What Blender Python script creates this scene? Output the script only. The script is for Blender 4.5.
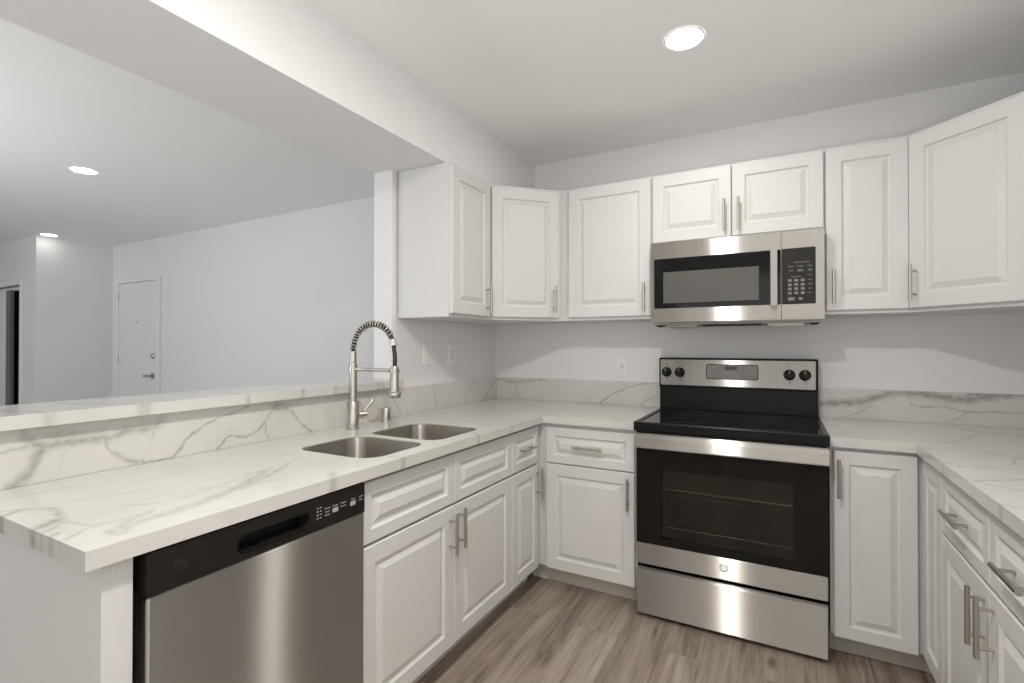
import bpy, bmesh, math, random
import numpy as np
from mathutils import Vector, Matrix
random.seed(7)
for o in list(bpy.data.objects): bpy.data.objects.remove(o)
SC = bpy.context.scene
COL = SC.collection
R = math.radians

# ------------------------------------------------------------------ camera
cam = bpy.data.cameras.new('camera'); camo = bpy.data.objects.new('camera', cam); COL.objects.link(camo)
cam.sensor_fit = 'HORIZONTAL'; cam.sensor_width = 36.0; cam.lens = 494.66/1024*36
cam.clip_start = 0.05; cam.clip_end = 60
camo.location = (1.7126, -2.9393, 1.2405)
camo.rotation_euler = (R(90)+0.0071, 0, 0.4967)
SC.camera = camo
# ------------------------------------------------------------------ world, daylight, fill lights, exposure
w = bpy.data.worlds.new('world'); SC.world = w; w.use_nodes = True
w.node_tree.nodes['Background'].inputs[0].default_value = (0.93, 0.96, 1.0, 1)
w.node_tree.nodes['Background'].inputs[1].default_value = 1.0
SC.view_settings.view_transform = 'Standard'; SC.view_settings.look = 'None'
SC.view_settings.gamma = 1.0; SC.view_settings.use_curve_mapping = False
SC.view_settings.exposure = 0.12
def area(name, loc, rot, sx, sy, power, col):
    l = bpy.data.lights.new(name, 'AREA'); l.shape = 'RECTANGLE'; l.size = sx; l.size_y = sy
    l.energy = power; l.color = col
    o = bpy.data.objects.new(name, l); COL.objects.link(o); o.location = loc; o.rotation_euler = rot
    return o
# daylight through the living room window, and added kitchen fills that have no window
area('fill_kitchen_side', (2.77, -3.95, 1.25), (R(90), 0, R(90)), 1.8, 2.0, 9, (1.0, 0.985, 0.96))  # added side fill in front of the solid right wall
area('daylight_living_window', (-3.2, -5.06, 1.25), (R(90+15), 0, 0), 3.6, 2.1, 45, (0.90, 0.95, 1.0))
area('fill_kitchen_rear', (1.45, -4.98, 1.35), (R(90), 0, 0), 2.0, 1.6, 9, (1.0, 0.985, 0.96))  # added soft fill in front of the solid rear wall
# added unseen fill lights aimed up to brighten the ceiling and rooms
area('ceiling_fill', (1.90, -2.95, 1.12), (R(180), 0, 0), 1.0, 0.8, 17, (1.0, 0.98, 0.955))
area('ceiling_fill_living', (-2.2, -3.4, 0.8), (R(180), 0, 0), 1.5, 1.0, 30, (0.97, 0.985, 1.0))

# ------------------------------------------------------------------ dimensions
H = 2.4255      # ceiling
HC = 0.879      # worktop
CT = 0.036      # worktop thickness
UB, UT = 1.378, 2.124   # upper cabinets
RW = 2.80       # right wall
# ------------------------------------------------------------------ materials
def mat(name):
    m = bpy.data.materials.new(name); m.use_nodes = True
    nt = m.node_tree; b = nt.nodes['Principled BSDF']
    return m, nt, b
def N(nt, t, **kw):
    n = nt.nodes.new(t)
    for k, v in kw.items(): setattr(n, k, v)
    return n
def paint(name, col, rough=0.6, bump=0.02, scale=220, spec=0.4):
    m, nt, b = mat(name)
    tc = N(nt, 'ShaderNodeTexCoord'); no = N(nt, 'ShaderNodeTexNoise'); no.inputs['Scale'].default_value = scale
    nt.links.new(tc.outputs['Object'], no.inputs['Vector'])
    n2 = N(nt, 'ShaderNodeTexNoise'); n2.inputs['Scale'].default_value = 1.6; nt.links.new(tc.outputs['Object'], n2.inputs['Vector'])
    mx = N(nt, 'ShaderNodeMix', data_type='RGBA'); mx.inputs[6].default_value = (*[c*0.985 for c in col], 1); mx.inputs[7].default_value = (*[min(1, c*1.012) for c in col], 1)
    nt.links.new(n2.outputs['Fac'], mx.inputs[0]); nt.links.new(mx.outputs[2], b.inputs['Base Color'])
    if bump:
        bp = N(nt, 'ShaderNodeBump'); bp.inputs['Strength'].default_value = bump; bp.inputs['Distance'].default_value = 0.01
        nt.links.new(no.outputs['Fac'], bp.inputs['Height']); nt.links.new(bp.outputs['Normal'], b.inputs['Normal'])
    b.inputs['Roughness'].default_value = rough; b.inputs['Specular IOR Level'].default_value = spec
    return m
def plain(name, col, rough=0.4, metal=0.0, spec=0.5, coat=0.0):
    m, nt, b = mat(name)
    tc = N(nt, 'ShaderNodeTexCoord'); no = N(nt, 'ShaderNodeTexNoise'); no.inputs['Scale'].default_value = 30
    nt.links.new(tc.outputs['Object'], no.inputs['Vector'])
    mr = N(nt, 'ShaderNodeMapRange'); mr.inputs['To Min'].default_value = rough*0.93; mr.inputs['To Max'].default_value = min(1, rough*1.07)
    nt.links.new(no.outputs['Fac'], mr.inputs['Value']); nt.links.new(mr.outputs['Result'], b.inputs['Roughness'])
    b.inputs['Base Color'].default_value = (*col, 1); b.inputs['Metallic'].default_value = metal
    b.inputs['Specular IOR Level'].default_value = spec; b.inputs['Coat Weight'].default_value = coat
    b.inputs['Coat Roughness'].default_value = 0.05
    return m
def brushed(name, col=(0.50, 0.475, 0.445), rough=0.33, aniso=0.86, rot=0.0, stretch=(3, 3, 500)):
    m, nt, b = mat(name); nt.nodes.remove(b)
    g = N(nt, 'ShaderNodeBsdfAnisotropic'); g.inputs['Anisotropy'].default_value = aniso; g.inputs['Rotation'].default_value = rot
    tg = N(nt, 'ShaderNodeTangent', direction_type='UV_MAP', uv_map='UVMap'); nt.links.new(tg.outputs[0], g.inputs['Tangent'])
    tc = N(nt, 'ShaderNodeTexCoord'); mp = N(nt, 'ShaderNodeMapping'); mp.inputs['Scale'].default_value = stretch
    no = N(nt, 'ShaderNodeTexNoise'); no.inputs['Scale'].default_value = 1.0; no.inputs['Detail'].default_value = 3
    nt.links.new(tc.outputs['Object'], mp.inputs[0]); nt.links.new(mp.outputs[0], no.inputs['Vector'])
    mx = N(nt, 'ShaderNodeMix', data_type='RGBA'); mx.inputs[6].default_value = (*[c*0.93 for c in col], 1); mx.inputs[7].default_value = (*[c*1.05 for c in col], 1)
    nt.links.new(no.outputs['Fac'], mx.inputs[0]); nt.links.new(mx.outputs[2], g.inputs['Color'])
    g.inputs['Roughness'].default_value = rough
    nt.links.new(g.outputs[0], nt.nodes['Material Output'].inputs[0])
    return m
M = {}
M['wall'] = paint('wall_paint', (0.79, 0.785, 0.785), 0.7)
M['ceil'] = paint('ceiling_paint', (0.93, 0.93, 0.925), 0.75)
M['trim'] = paint('trim_paint', (0.82, 0.82, 0.815), 0.4, 0)
M['cab'] = paint('cabinet_white', (0.665, 0.66, 0.65), 0.42, 0.006, 90)
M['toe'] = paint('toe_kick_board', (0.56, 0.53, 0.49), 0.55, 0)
M['plastic'] = plain('white_plastic', (0.82, 0.81, 0.79), 0.35)
M['slot'] = plain('slot_dark', (0.10, 0.09, 0.08), 0.5)
M['steel'] = brushed('brushed_steel')
M['steel_hi'] = brushed('brushed_steel_bright', col=(0.74, 0.715, 0.68))
M['steel_dw'] = brushed('brushed_steel_dishwasher', col=(0.58, 0.555, 0.52), rough=0.41)
M['steel_sink'] = brushed('satin_sink_steel', col=(0.50, 0.475, 0.44), rough=0.36, aniso=0.6)
M['nickel'] = plain('satin_nickel', (0.50, 0.47, 0.43), 0.32, 1.0)
M['faucet'] = plain('faucet_nickel', (0.56, 0.53, 0.49), 0.27, 1.0)
M['chrome'] = plain('chrome', (0.75, 0.74, 0.72), 0.12, 1.0)
M['black'] = plain('black_enamel', (0.006, 0.0055, 0.005), 0.25, spec=0.22)
M['blackgls'] = plain('black_glass', (0.005, 0.0045, 0.004), 0.06, spec=0.28)
M['ceran'] = plain('cooktop_glass_black', (0.005, 0.0045, 0.004), 0.05, spec=0.5)
M['blackmat'] = plain('black_plastic', (0.014, 0.012, 0.010), 0.35, spec=0.25)
M['rubber'] = plain('dark_hose', (0.03, 0.016, 0.014), 0.45)
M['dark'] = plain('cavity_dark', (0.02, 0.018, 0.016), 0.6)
M['mwwin'] = plain('microwave_screen', (0.105, 0.10, 0.092), 0.2, spec=0.3)
M['disp'] = plain('display_grey', (0.20, 0.185, 0.165), 0.12)
M['dispd'] = plain('display_segments', (0.02, 0.025, 0.035), 0.12)
M['mark'] = plain('printed_light_marks', (0.42, 0.40, 0.38), 0.5)
M['mark2'] = plain('printed_grey_marks', (0.16, 0.15, 0.14), 0.5)
M['logo'] = plain('logo_grey', (0.09, 0.085, 0.08), 0.4)
M['burner'] = plain('burner_ring_print', (0.045, 0.043, 0.04), 0.12)
M['oven_in'] = plain('oven_liner', (0.19, 0.155, 0.13), 0.5)
M['ext_white'] = plain('entry_door_paint', (0.80, 0.795, 0.785), 0.45)
for k_, s_ in (('lens', 125), ('lensb', 520), ('lensc', 9)):
    m, nt, b = mat('lamp_' + k_); b.inputs['Emission Color'].default_value = (1.0, 0.955, 0.90, 1); b.inputs['Emission Strength'].default_value = s_; M[k_] = m
m, nt, b = mat('lamp_lens_living'); b.inputs['Emission Color'].default_value = (1.0, 0.965, 0.92, 1); b.inputs['Emission Strength'].default_value = 40; M['lens2'] = m
# tinted oven glass: dark see-through pane
m, nt, b = mat('oven_glass'); nt.nodes.remove(b)
tr = N(nt, 'ShaderNodeBsdfTransparent'); tr.inputs[0].default_value = (0.62, 0.57, 0.52, 1)
gl = N(nt, 'ShaderNodeBsdfGlossy'); gl.inputs['Roughness'].default_value = 0.04; fr = N(nt, 'ShaderNodeFresnel'); fr.inputs[0].default_value = 1.5
ms = N(nt, 'ShaderNodeMixShader'); nt.links.new(fr.outputs[0], ms.inputs[0]); nt.links.new(tr.outputs[0], ms.inputs[1]); nt.links.new(gl.outputs[0], ms.inputs[2])
nt.links.new(ms.outputs[0], nt.nodes['Material Output'].inputs[0]); M['ovenglass'] = m
# window pane
m, nt, b = mat('window_glass'); nt.nodes.remove(b)
tr = N(nt, 'ShaderNodeBsdfTransparent'); tr.inputs[0].default_value = (0.95, 0.97, 0.97, 1)
gl = N(nt, 'ShaderNodeBsdfGlossy'); gl.inputs['Roughness'].default_value = 0.02; fr = N(nt, 'ShaderNodeFresnel')
ms = N(nt, 'ShaderNodeMixShader'); nt.links.new(fr.outputs[0], ms.inputs[0]); nt.links.new(tr.outputs[0], ms.inputs[1]); nt.links.new(gl.outputs[0], ms.inputs[2])
nt.links.new(ms.outputs[0], nt.nodes['Material Output'].inputs[0]); M['glass'] = m
# quartz with veins read from the mesh attribute "vein"
def quartz():
    m, nt, b = mat('veined_quartz')
    at = N(nt, 'ShaderNodeAttribute', attribute_name='vein')
    tc = N(nt, 'ShaderNodeTexCoord')
    no = N(nt, 'ShaderNodeTexNoise'); no.inputs['Scale'].default_value = 3.2; no.inputs['Detail'].default_value = 5
    nt.links.new(tc.outputs['Object'], no.inputs['Vector'])
    fine = N(nt, 'ShaderNodeTexNoise'); fine.inputs['Scale'].default_value = 38; fine.inputs['Detail'].default_value = 3
    nt.links.new(tc.outputs['Object'], fine.inputs['Vector'])
    # faint secondary hairlines
    mp = N(nt, 'ShaderNodeVectorMath', operation='ADD'); sc = N(nt, 'ShaderNodeVectorMath', operation='SCALE'); sc.inputs['Scale'].default_value = 0.55
    nt.links.new(no.outputs['Color'], sc.inputs[0]); nt.links.new(tc.outputs['Object'], mp.inputs[0]); nt.links.new(sc.outputs[0], mp.inputs[1])
    vo = N(nt, 'ShaderNodeTexVoronoi', feature='DISTANCE_TO_EDGE'); vo.inputs['Scale'].default_value = 2.3
    nt.links.new(mp.outputs[0], vo.inputs['Vector'])
    hr = N(nt, 'ShaderNodeMapRange'); hr.inputs['From Min'].default_value = 0.0; hr.inputs['From Max'].default_value = 0.022; hr.inputs['To Min'].default_value = 0.10; hr.inputs['To Max'].default_value = 0.0
    nt.links.new(vo.outputs['Distance'], hr.inputs['Value'])
    cl = N(nt, 'ShaderNodeMapRange'); cl.inputs['From Min'].default_value = 0.45; cl.inputs['From Max'].default_value = 0.8; cl.inputs['To Max'].default_value = 0.22
    nt.links.new(no.outputs['Fac'], cl.inputs['Value'])
    mod = N(nt, 'ShaderNodeMapRange'); mod.inputs['From Min'].default_value = 0.3; mod.inputs['From Max'].default_value = 0.65; mod.inputs['To Min'].default_value = 0.55; mod.inputs['To Max'].default_value = 1.15
    nt.links.new(fine.outputs['Fac'], mod.inputs['Value'])
    mu = N(nt, 'ShaderNodeMath', operation='MULTIPLY'); nt.links.new(at.outputs['Fac'], mu.inputs[0]); nt.links.new(mod.outputs['Result'], mu.inputs[1])
    a1 = N(nt, 'ShaderNodeMath', operation='ADD'); nt.links.new(mu.outputs[0], a1.inputs[0]); nt.links.new(hr.outputs['Result'], a1.inputs[1])
    a2 = N(nt, 'ShaderNodeMath', operation='ADD', use_clamp=True); nt.links.new(a1.outputs[0], a2.inputs[0]); nt.links.new(cl.outputs['Result'], a2.inputs[1])
    mx = N(nt, 'ShaderNodeMix', data_type='RGBA'); mx.inputs[6].default_value = (0.635, 0.625, 0.60, 1); mx.inputs[7].default_value = (0.32, 0.312, 0.29, 1)
    nt.links.new(a2.outputs[0], mx.inputs[0]); nt.links.new(mx.outputs[2], b.inputs['Base Color'])
    b.inputs['Roughness'].default_value = 0.16; b.inputs['Specular IOR Level'].default_value = 0.5
    return m
M['quartz'] = quartz()
def floor_mat():
    m, nt, b = mat('vinyl_plank_floor')
    tc = N(nt, 'ShaderNodeTexCoord'); mp = N(nt, 'ShaderNodeMapping'); mp.inputs['Rotation'].default_value = (0, 0, R(90)); mp.inputs['Location'].default_value = (0.35, -0.012, 0)
    nt.links.new(tc.outputs['Object'], mp.inputs[0])
    br = N(nt, 'ShaderNodeTexBrick'); br.offset = 0.37; br.inputs['Scale'].default_value = 1.0
    br.inputs['Brick Width'].default_value = 1.22; br.inputs['Row Height'].default_value = 0.182; br.inputs['Mortar Size'].default_value = 0.0012; br.inputs['Mortar Smooth'].default_value = 0.3
    br.inputs['Color1'].default_value = (0, 0, 0, 1); br.inputs['Color2'].default_value = (1, 1, 1, 1); br.inputs['Mortar'].default_value = (0.5, 0.5, 0.5, 1)
    nt.links.new(mp.outputs[0], br.inputs['Vector'])
    # per-plank offset of the grain
    off = N(nt, 'ShaderNodeVectorMath', operation='SCALE'); off.inputs['Scale'].default_value = 7.3; nt.links.new(br.outputs['Color'], off.inputs[0])
    ad = N(nt, 'ShaderNodeVectorMath', operation='ADD'); nt.links.new(tc.outputs['Object'], ad.inputs[0]); nt.links.new(off.outputs[0], ad.inputs[1])
    def grain(sx, sy, det, dist):
        mm = N(nt, 'ShaderNodeMapping'); mm.inputs['Scale'].default_value = (sx, sy, 1); nt.links.new(ad.outputs[0], mm.inputs[0])
        g = N(nt, 'ShaderNodeTexNoise'); g.inputs['Scale'].default_value = 1.0; g.inputs['Detail'].default_value = det; g.inputs['Distortion'].default_value = dist
        g.inputs['Roughness'].default_value = 0.62
        nt.links.new(mm.outputs[0], g.inputs['Vector']); return g
    g1 = grain(8, 1.2, 4, 1.0); g2 = grain(60, 2.6, 5, 0.6); g3 = grain(3.2, 0.8, 2, 0.5)
    cr = N(nt, 'ShaderNodeValToRGB'); e = cr.color_ramp.elements
    e[0].position = 0.36; e[0].color = (0.12, 0.088, 0.064, 1); e[1].position = 0.665; e[1].color = (0.44, 0.375, 0.31, 1)
    x = cr.color_ramp.elements.new(0.48); x.color = (0.27, 0.218, 0.172, 1)
    c1 = N(nt, 'ShaderNodeMath', operation='MULTIPLY'); c1.inputs[1].default_value = 0.55; nt.links.new(g1.outputs['Fac'], c1.inputs[0])
    c2 = N(nt, 'ShaderNodeMath', operation='MULTIPLY_ADD'); c2.inputs[1].default_value = 0.36; nt.links.new(g2.outputs['Fac'], c2.inputs[0]); nt.links.new(c1.outputs[0], c2.inputs[2])
    c3 = N(nt, 'ShaderNodeMath', operation='MULTIPLY_ADD'); c3.inputs[1].default_value = 0.15; nt.links.new(g3.outputs['Fac'], c3.inputs[0]); nt.links.new(c2.outputs[0], c3.inputs[2])
    sp = N(nt, 'ShaderNodeSeparateColor'); nt.links.new(br.outputs['Color'], sp.inputs[0])
    c4 = N(nt, 'ShaderNodeMath', operation='MULTIPLY_ADD'); c4.inputs[1].default_value = 0.07; nt.links.new(sp.outputs[0], c4.inputs[0]); nt.links.new(c3.outputs[0], c4.inputs[2])
    c5 = N(nt, 'ShaderNodeMath', operation='SUBTRACT'); c5.inputs[1].default_value = 0.06; nt.links.new(c4.outputs[0], c5.inputs[0])
    # knots
    km = N(nt, 'ShaderNodeMapping'); km.inputs['Scale'].default_value = (3.6, 1.5, 1); nt.links.new(ad.outputs[0], km.inputs[0])
    kv = N(nt, 'ShaderNodeTexVoronoi'); kv.inputs['Scale'].default_value = 1.0; nt.links.new(km.outputs[0], kv.inputs['Vector'])
    kr = N(nt, 'ShaderNodeMapRange'); kr.inputs['From Max'].default_value = 0.085; kr.inputs['To Min'].default_value = 0.30; kr.inputs['To Max'].default_value = 0.0
    nt.links.new(kv.outputs['Distance'], kr.inputs['Value'])
    c6 = N(nt, 'ShaderNodeMath', operation='SUBTRACT'); nt.links.new(c5.outputs[0], c6.inputs[0]); nt.links.new(kr.outputs['Result'], c6.inputs[1])
    nt.links.new(c6.outputs[0], cr.inputs[0])
    mx = N(nt, 'ShaderNodeMix', data_type='RGBA'); mx.inputs[7].default_value = (0.10, 0.075, 0.058, 1)
    f = N(nt, 'ShaderNodeMath', operation='MULTIPLY'); f.inputs[1].default_value = 0.35; nt.links.new(br.outputs['Fac'], f.inputs[0])
    nt.links.new(f.outputs[0], mx.inputs[0]); nt.links.new(cr.outputs[0], mx.inputs[6]); nt.links.new(mx.outputs[2], b.inputs['Base Color'])
    bp = N(nt, 'ShaderNodeBump'); bp.inputs['Strength'].default_value = 0.12; bp.inputs['Distance'].default_value = 0.004
    nt.links.new(g2.outputs['Fac'], bp.inputs['Height']); nt.links.new(bp.outputs['Normal'], b.inputs['Normal'])
    b.inputs['Roughness'].default_value = 0.42
    return m
M['floor'] = floor_mat()

# ------------------------------------------------------------------ helpers
def thing(name, label, cat, loc=(0, 0, 0), group=None):
    o = bpy.data.objects.new(name, None); COL.objects.link(o); o.location = loc; o.empty_display_size = 0.1
    o['label'] = label; o['category'] = cat
    if group: o['group'] = group
    return o
def tag(o, label, cat, group=None):
    o['label'] = label; o['category'] = cat
    if group: o['group'] = group
    return o
def wloc(o):
    v = Vector((0, 0, 0))
    while o: v = v + o.location; o = o.parent
    return v
def link(name, me, mts, parent=None, origin=None):
    o = bpy.data.objects.new(name, me); COL.objects.link(o)
    for m_ in (mts if isinstance(mts, (list, tuple)) else [mts]): me.materials.append(m_)
    base = wloc(parent)
    org = Vector(origin) if origin is not None else base
    me.transform(Matrix.Translation(-org))
    if parent: o.parent = parent
    o.location = org - base
    return o
def obj(name, bm, mts, parent=None, origin=None, smooth=False):
    """world-space bmesh -> one mesh object, box-projected UVs"""
    bmesh.ops.recalc_face_normals(bm, faces=bm.faces[:])
    uvl = bm.loops.layers.uv.get('UVMap') or bm.loops.layers.uv.new('UVMap')
    for f in bm.faces:
        n = f.normal; a = max(range(3), key=lambda i: abs(n[i]))
        for l in f.loops:
            c = l.vert.co
            l[uvl].uv = ((c.y, c.z), (c.x, c.z), (c.x, c.y))[a]
        if smooth: f.smooth = True
    if smooth:
        for e in bm.edges:
            if len(e.link_faces) == 2 and e.calc_face_angle(0) > R(38): e.smooth = False
    me = bpy.data.meshes.new(name); bm.to_mesh(me); bm.free()
    return link(name, me, mts, parent, origin)
def struct(name, bm, mt, parent=None, smooth=False):
    o = obj(name, bm, mt, parent, smooth=smooth)
    if parent is None: o['kind'] = 'structure'
    return o
def B(): return bmesh.new()
def bx(bm, x0, x1, y0, y1, z0, z1, bev=0.0, mi=0, seg=1):
    x0, x1 = min(x0, x1), max(x0, x1); y0, y1 = min(y0, y1), max(y0, y1); z0, z1 = min(z0, z1), max(z0, z1)
    t = bmesh.new()
    r = bmesh.ops.create_cube(t, size=1)
    for v in r['verts']: v.co = Vector(((x0+x1)/2+v.co.x*(x1-x0), (y0+y1)/2+v.co.y*(y1-y0), (z0+z1)/2+v.co.z*(z1-z0)))
    if bev: bmesh.ops.bevel(t, geom=t.edges[:], offset=bev, segments=seg, affect='EDGES', profile=0.5)
    merge(bm, t, mi)
def merge(bm, t, mi=0, mtx=None):
    vm = {}
    for v in t.verts: vm[v] = bm.verts.new(mtx @ v.co if mtx else v.co)
    for f in t.faces:
        try:
            nf = bm.faces.new([vm[v] for v in f.verts]); nf.material_index = mi; nf.smooth = f.smooth
        except ValueError: pass
    t.free()
def cyl(bm, p0, p1, r0, r1=None, n=20, mi=0, caps=True):
    if r1 is None: r1 = r0
    p0, p1 = Vector(p0), Vector(p1); d = (p1-p0).normalized()
    a = d.orthogonal().normalized(); b_ = d.cross(a)
    A = [bm.verts.new(p0+(a*math.cos(t)+b_*math.sin(t))*r0) for t in [2*math.pi*i/n for i in range(n)]]
    C = [bm.verts.new(p1+(a*math.cos(t)+b_*math.sin(t))*r1) for t in [2*math.pi*i/n for i in range(n)]]
    for i in range(n): bm.faces.new((A[i], A[(i+1) % n], C[(i+1) % n], C[i])).material_index = mi
    if caps: bm.faces.new(A[::-1]).material_index = mi; bm.faces.new(C).material_index = mi
def lathe(bm, p, axis, prof, n=28, mi=0):
    """prof: list of (radius, distance along axis)"""
    p = Vector(p); d = Vector(axis).normalized(); a = d.orthogonal().normalized(); b_ = d.cross(a); prev = None
    for r, h in prof:
        if r < 1e-6: ring = [bm.verts.new(p+d*h)]
        else: ring = [bm.verts.new(p+d*h+(a*math.cos(t)+b_*math.sin(t))*r) for t in [2*math.pi*i/n for i in range(n)]]
        if prev:
            for i in range(n):
                q = [prev[i % len(prev)], prev[(i+1) % len(prev)], ring[(i+1) % len(ring)], ring[i % len(ring)]]
                u = []
                for v in q:
                    if v not in u: u.append(v)
                if len(u) > 2: bm.faces.new(u).material_index = mi
        prev = ring
def tube(bm, pts, r, n=12, mi=0, caps=True):
    pts = [Vector(p) for p in pts]; prev = None; up = None
    rs = r if isinstance(r, list) else [r]*len(pts)
    for i, p in enumerate(pts):
        d = (pts[min(i+1, len(pts)-1)]-pts[max(i-1, 0)]).normalized()
        if up is None: up = d.orthogonal().normalized()
        up = (up-d*up.dot(d)).normalized(); s = d.cross(up)
        ring = [bm.verts.new(p+(up*math.cos(t)+s*math.sin(t))*rs[i]) for t in [2*math.pi*k/n for k in range(n)]]
        if prev:
            for k in range(n): bm.faces.new((prev[k], prev[(k+1) % n], ring[(k+1) % n], ring[k])).material_index = mi
        elif caps: bm.faces.new(ring[::-1]).material_index = mi
        prev = ring
    if caps: bm.faces.new(prev).material_index = mi
class Fr:
    """local frame of a cabinet front: u to the viewer's right, n outwards, z up"""
    def __init__(s, o, u, n): s.o = Vector(o); s.u = Vector(u).normalized(); s.n = Vector(n).normalized()
    def p(s, a, b, z): return s.o+s.u*a+s.n*b+Vector((0, 0, z))
BACK = lambda y: Fr((0, y, 0), (1, 0, 0), (0, -1, 0))
LEFT = lambda x: Fr((x, 0, 0), (0, 1, 0), (1, 0, 0))
RIGHT = lambda x: Fr((x, 0, 0), (0, -1, 0), (-1, 0, 0))
def fbx(bm, F, a0, a1, b0, b1, z0, z1, mi=0):
    v = [bm.verts.new(F.p(a, b_, z)) for a in (a0, a1) for b_ in (b0, b1) for z in (z0, z1)]
    for q in ((0, 1, 3, 2), (4, 6, 7, 5), (0, 4, 5, 1), (2, 3, 7, 6), (0, 2, 6, 4), (1, 5, 7, 3)):
        bm.faces.new([v[i] for i in q]).material_index = mi
def panel_bm(F, a0, a1, z0, z1, frame=0.056, t=0.020):
    """raised-panel door leaf"""
    bm = B()
    rings = [(0.0, 0.0), (0.0, t-0.003), (0.003, t), (frame, t), (frame+0.004, t-0.0075), (frame+0.008, t-0.009), (frame+0.012, t-0.009), (frame+0.033, t-0.0010), (frame+0.0335, t)]
    prev = None
    for ins, d in rings:
        r = [bm.verts.new(F.p(a, d, z)) for a, z in ((a0+ins, z0+ins), (a1-ins, z0+ins), (a1-ins, z1-ins), (a0+ins, z1-ins))]
        if prev:
            for i in range(4): bm.faces.new((prev[i], prev[(i+1) % 4], r[(i+1) % 4], r[i]))
        else: bm.faces.new(r[::-1])
        prev = r
    bm.faces.new(prev)
    return bm
def handle(F, a, z, vertical, parent, t=0.020, L=0.150):
    bm = B(); r = 0.0062; s = t+0.034; h = L/2; c = 0.048
    if vertical:
        cyl(bm, F.p(a, s, z-h), F.p(a, s, z+h), r, n=16)
        for k in (-c, c): cyl(bm, F.p(a, t, z+k), F.p(a, s, z+k), 0.0042, n=12)
    else:
        cyl(bm, F.p(a-h, s, z), F.p(a+h, s, z), r, n=16)
        for k in (-c, c): cyl(bm, F.p(a+k, t, z), F.p(a+k, s, z), 0.0042, n=12)
    return obj('handle', bm, M['nickel'], parent, smooth=True)
def door(F, a0, a1, z0, z1, parent, h=None, frame=0.056, L=0.150, name='door'):
    d = obj(name, panel_bm(F, a0, a1, z0, z1, frame), M['cab'], parent)
    if h: handle(F, h[0], h[1], h[2], d, L=L)
    return d

# ================================================================== SETTING
bm = B(); bx(bm, -7.2, RW, -5.1, 0.15, -0.05, 0); struct('floor', bm, M['floor'])
bm = B(); bx(bm, -7.2, RW, -5.1, 0.15, H, H+0.08); struct('ceiling', bm, M['ceil'])
bm = B(); bx(bm, -7.2, RW+0.1, 0.0, 0.12, 0, H)
# doorway opening for the entry door is modelled as a leaf set on the wall plane
struct('wall_back', bm, M['wall'])
bm = B(); bx(bm, RW, RW+0.1, -5.1, 0.0, 0, H); struct('wall_right', bm, M['wall'])
bm = B(); bx(bm, -0.13, -0.01, -1.035, 0.0, 0, H); struct('wall_stub', bm, M['wall'])
bm = B(); bx(bm, -0.13, -0.01, -2.50, -1.035, 0, 1.029); struct('wall_half', bm, M['wall'])
bm = B(); bx(bm, -0.14, 0.291, -5.0, -1.0355, UT+0.002, H); bx(bm, -0.0099, 0.291, -1.0355, 0.0, UT+0.002, H); struct('trim_1', bm, M['wall'])
# far hall walls of the living room
XF, YF = -5.34, -0.700
bm = B(); bx(bm, XF-0.10, XF, YF, 0.0, 0, H); struct('wall_hall', bm, M['wall'])
bm = B(); CX0, CX1, CZ = -7.0, -5.705, 1.925
bx(bm, CX1, XF-0.10, YF, YF+0.10, 0, H); bx(bm, -7.2, CX1, YF, YF+0.10, CZ, H); bx(bm, -7.2, CX0, YF, YF+0.10, 0, CZ)
struct('wall_closet', bm, M['wall'])
bm = B(); bx(bm, -7.2, -7.1, -5.1, YF, 0, H); struct('wall_left', bm, M['wall'])
# rear wall with a big living room window
bm = B()
for a, c, z0, z1 in ((-7.1, -5.0, 0, H), (-1.4, 0.4, 0, H), (0.4, RW, 0, H), (-5.0, -1.4, 2.3, H), (-5.0, -1.4, 0, 0.2)):
    bx(bm, a, c, -5.1, -5.0, z0, z1)
struct('wall_rear', bm, M['wall'])
def window(n, a, c, z0, z1):
    bm = B(); t = 0.05
    bx(bm, a, a+t, -5.04, -4.99, z0, z1); bx(bm, c-t, c, -5.04, -4.99, z0, z1); bx(bm, a, c, -5.04, -4.99, z0, z0+t); bx(bm, a, c, -5.04, -4.99, z1-t, z1)
    bx(bm, (a+c)/2-0.03, (a+c)/2+0.03, -5.04, -4.99, z0, z1)
    o = struct('window_%d' % n, bm, M['trim'])
    bm = B(); bx(bm, a+t, c-t, -5.02, -5.015, z0+t, z1-t); struct('pane', bm, M['glass'], o)
window(1, -5.0, -1.4, 0.2, 2.3)
# entry door in the back wall of the living room
DX0, DX1, DZ = -5.172, -4.278, 1.985
bm = B(); bx(bm, DX0+0.03, DX1-0.03, -0.022, 0.0, 0.01, DZ-0.03, 0.002); d1 = struct('door_1', bm, M['ext_white'])
bm = B(); bx(bm, DX0-0.02, DX0+0.026, -0.03, 0, 0, DZ+0.02, 0.003); bx(bm, DX1-0.026, DX1+0.02, -0.03, 0, 0, DZ+0.02, 0.003); bx(bm, DX0+0.026, DX1-0.026, -0.03, 0, DZ-0.026, DZ+0.02, 0.003)
struct('door_frame', bm, M['trim'], d1)
bm = B(); lathe(bm, (DX1-0.105, -0.022, 0.90), (0, -1, 0), [(0.0, 0), (0.036, 0), (0.036, 0.008), (0.012, 0.012), (0.012, 0.035), (0.0, 0.036)])
tube(bm, [(DX1-0.105, -0.055, 0.90), (DX1-0.14, -0.058, 0.898), (DX1-0.23, -0.055, 0.896)], 0.014); struct('door_handle', bm, M['nickel'], d1, True)
bm = B(); lathe(bm, (DX1-0.095, -0.022, 1.12), (0, -1, 0), [(0.0, 0), (0.03, 0), (0.03, 0.012), (0.02, 0.02), (0.0, 0.02)]); struct('deadbolt', bm, M['nickel'], d1, True)
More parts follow.
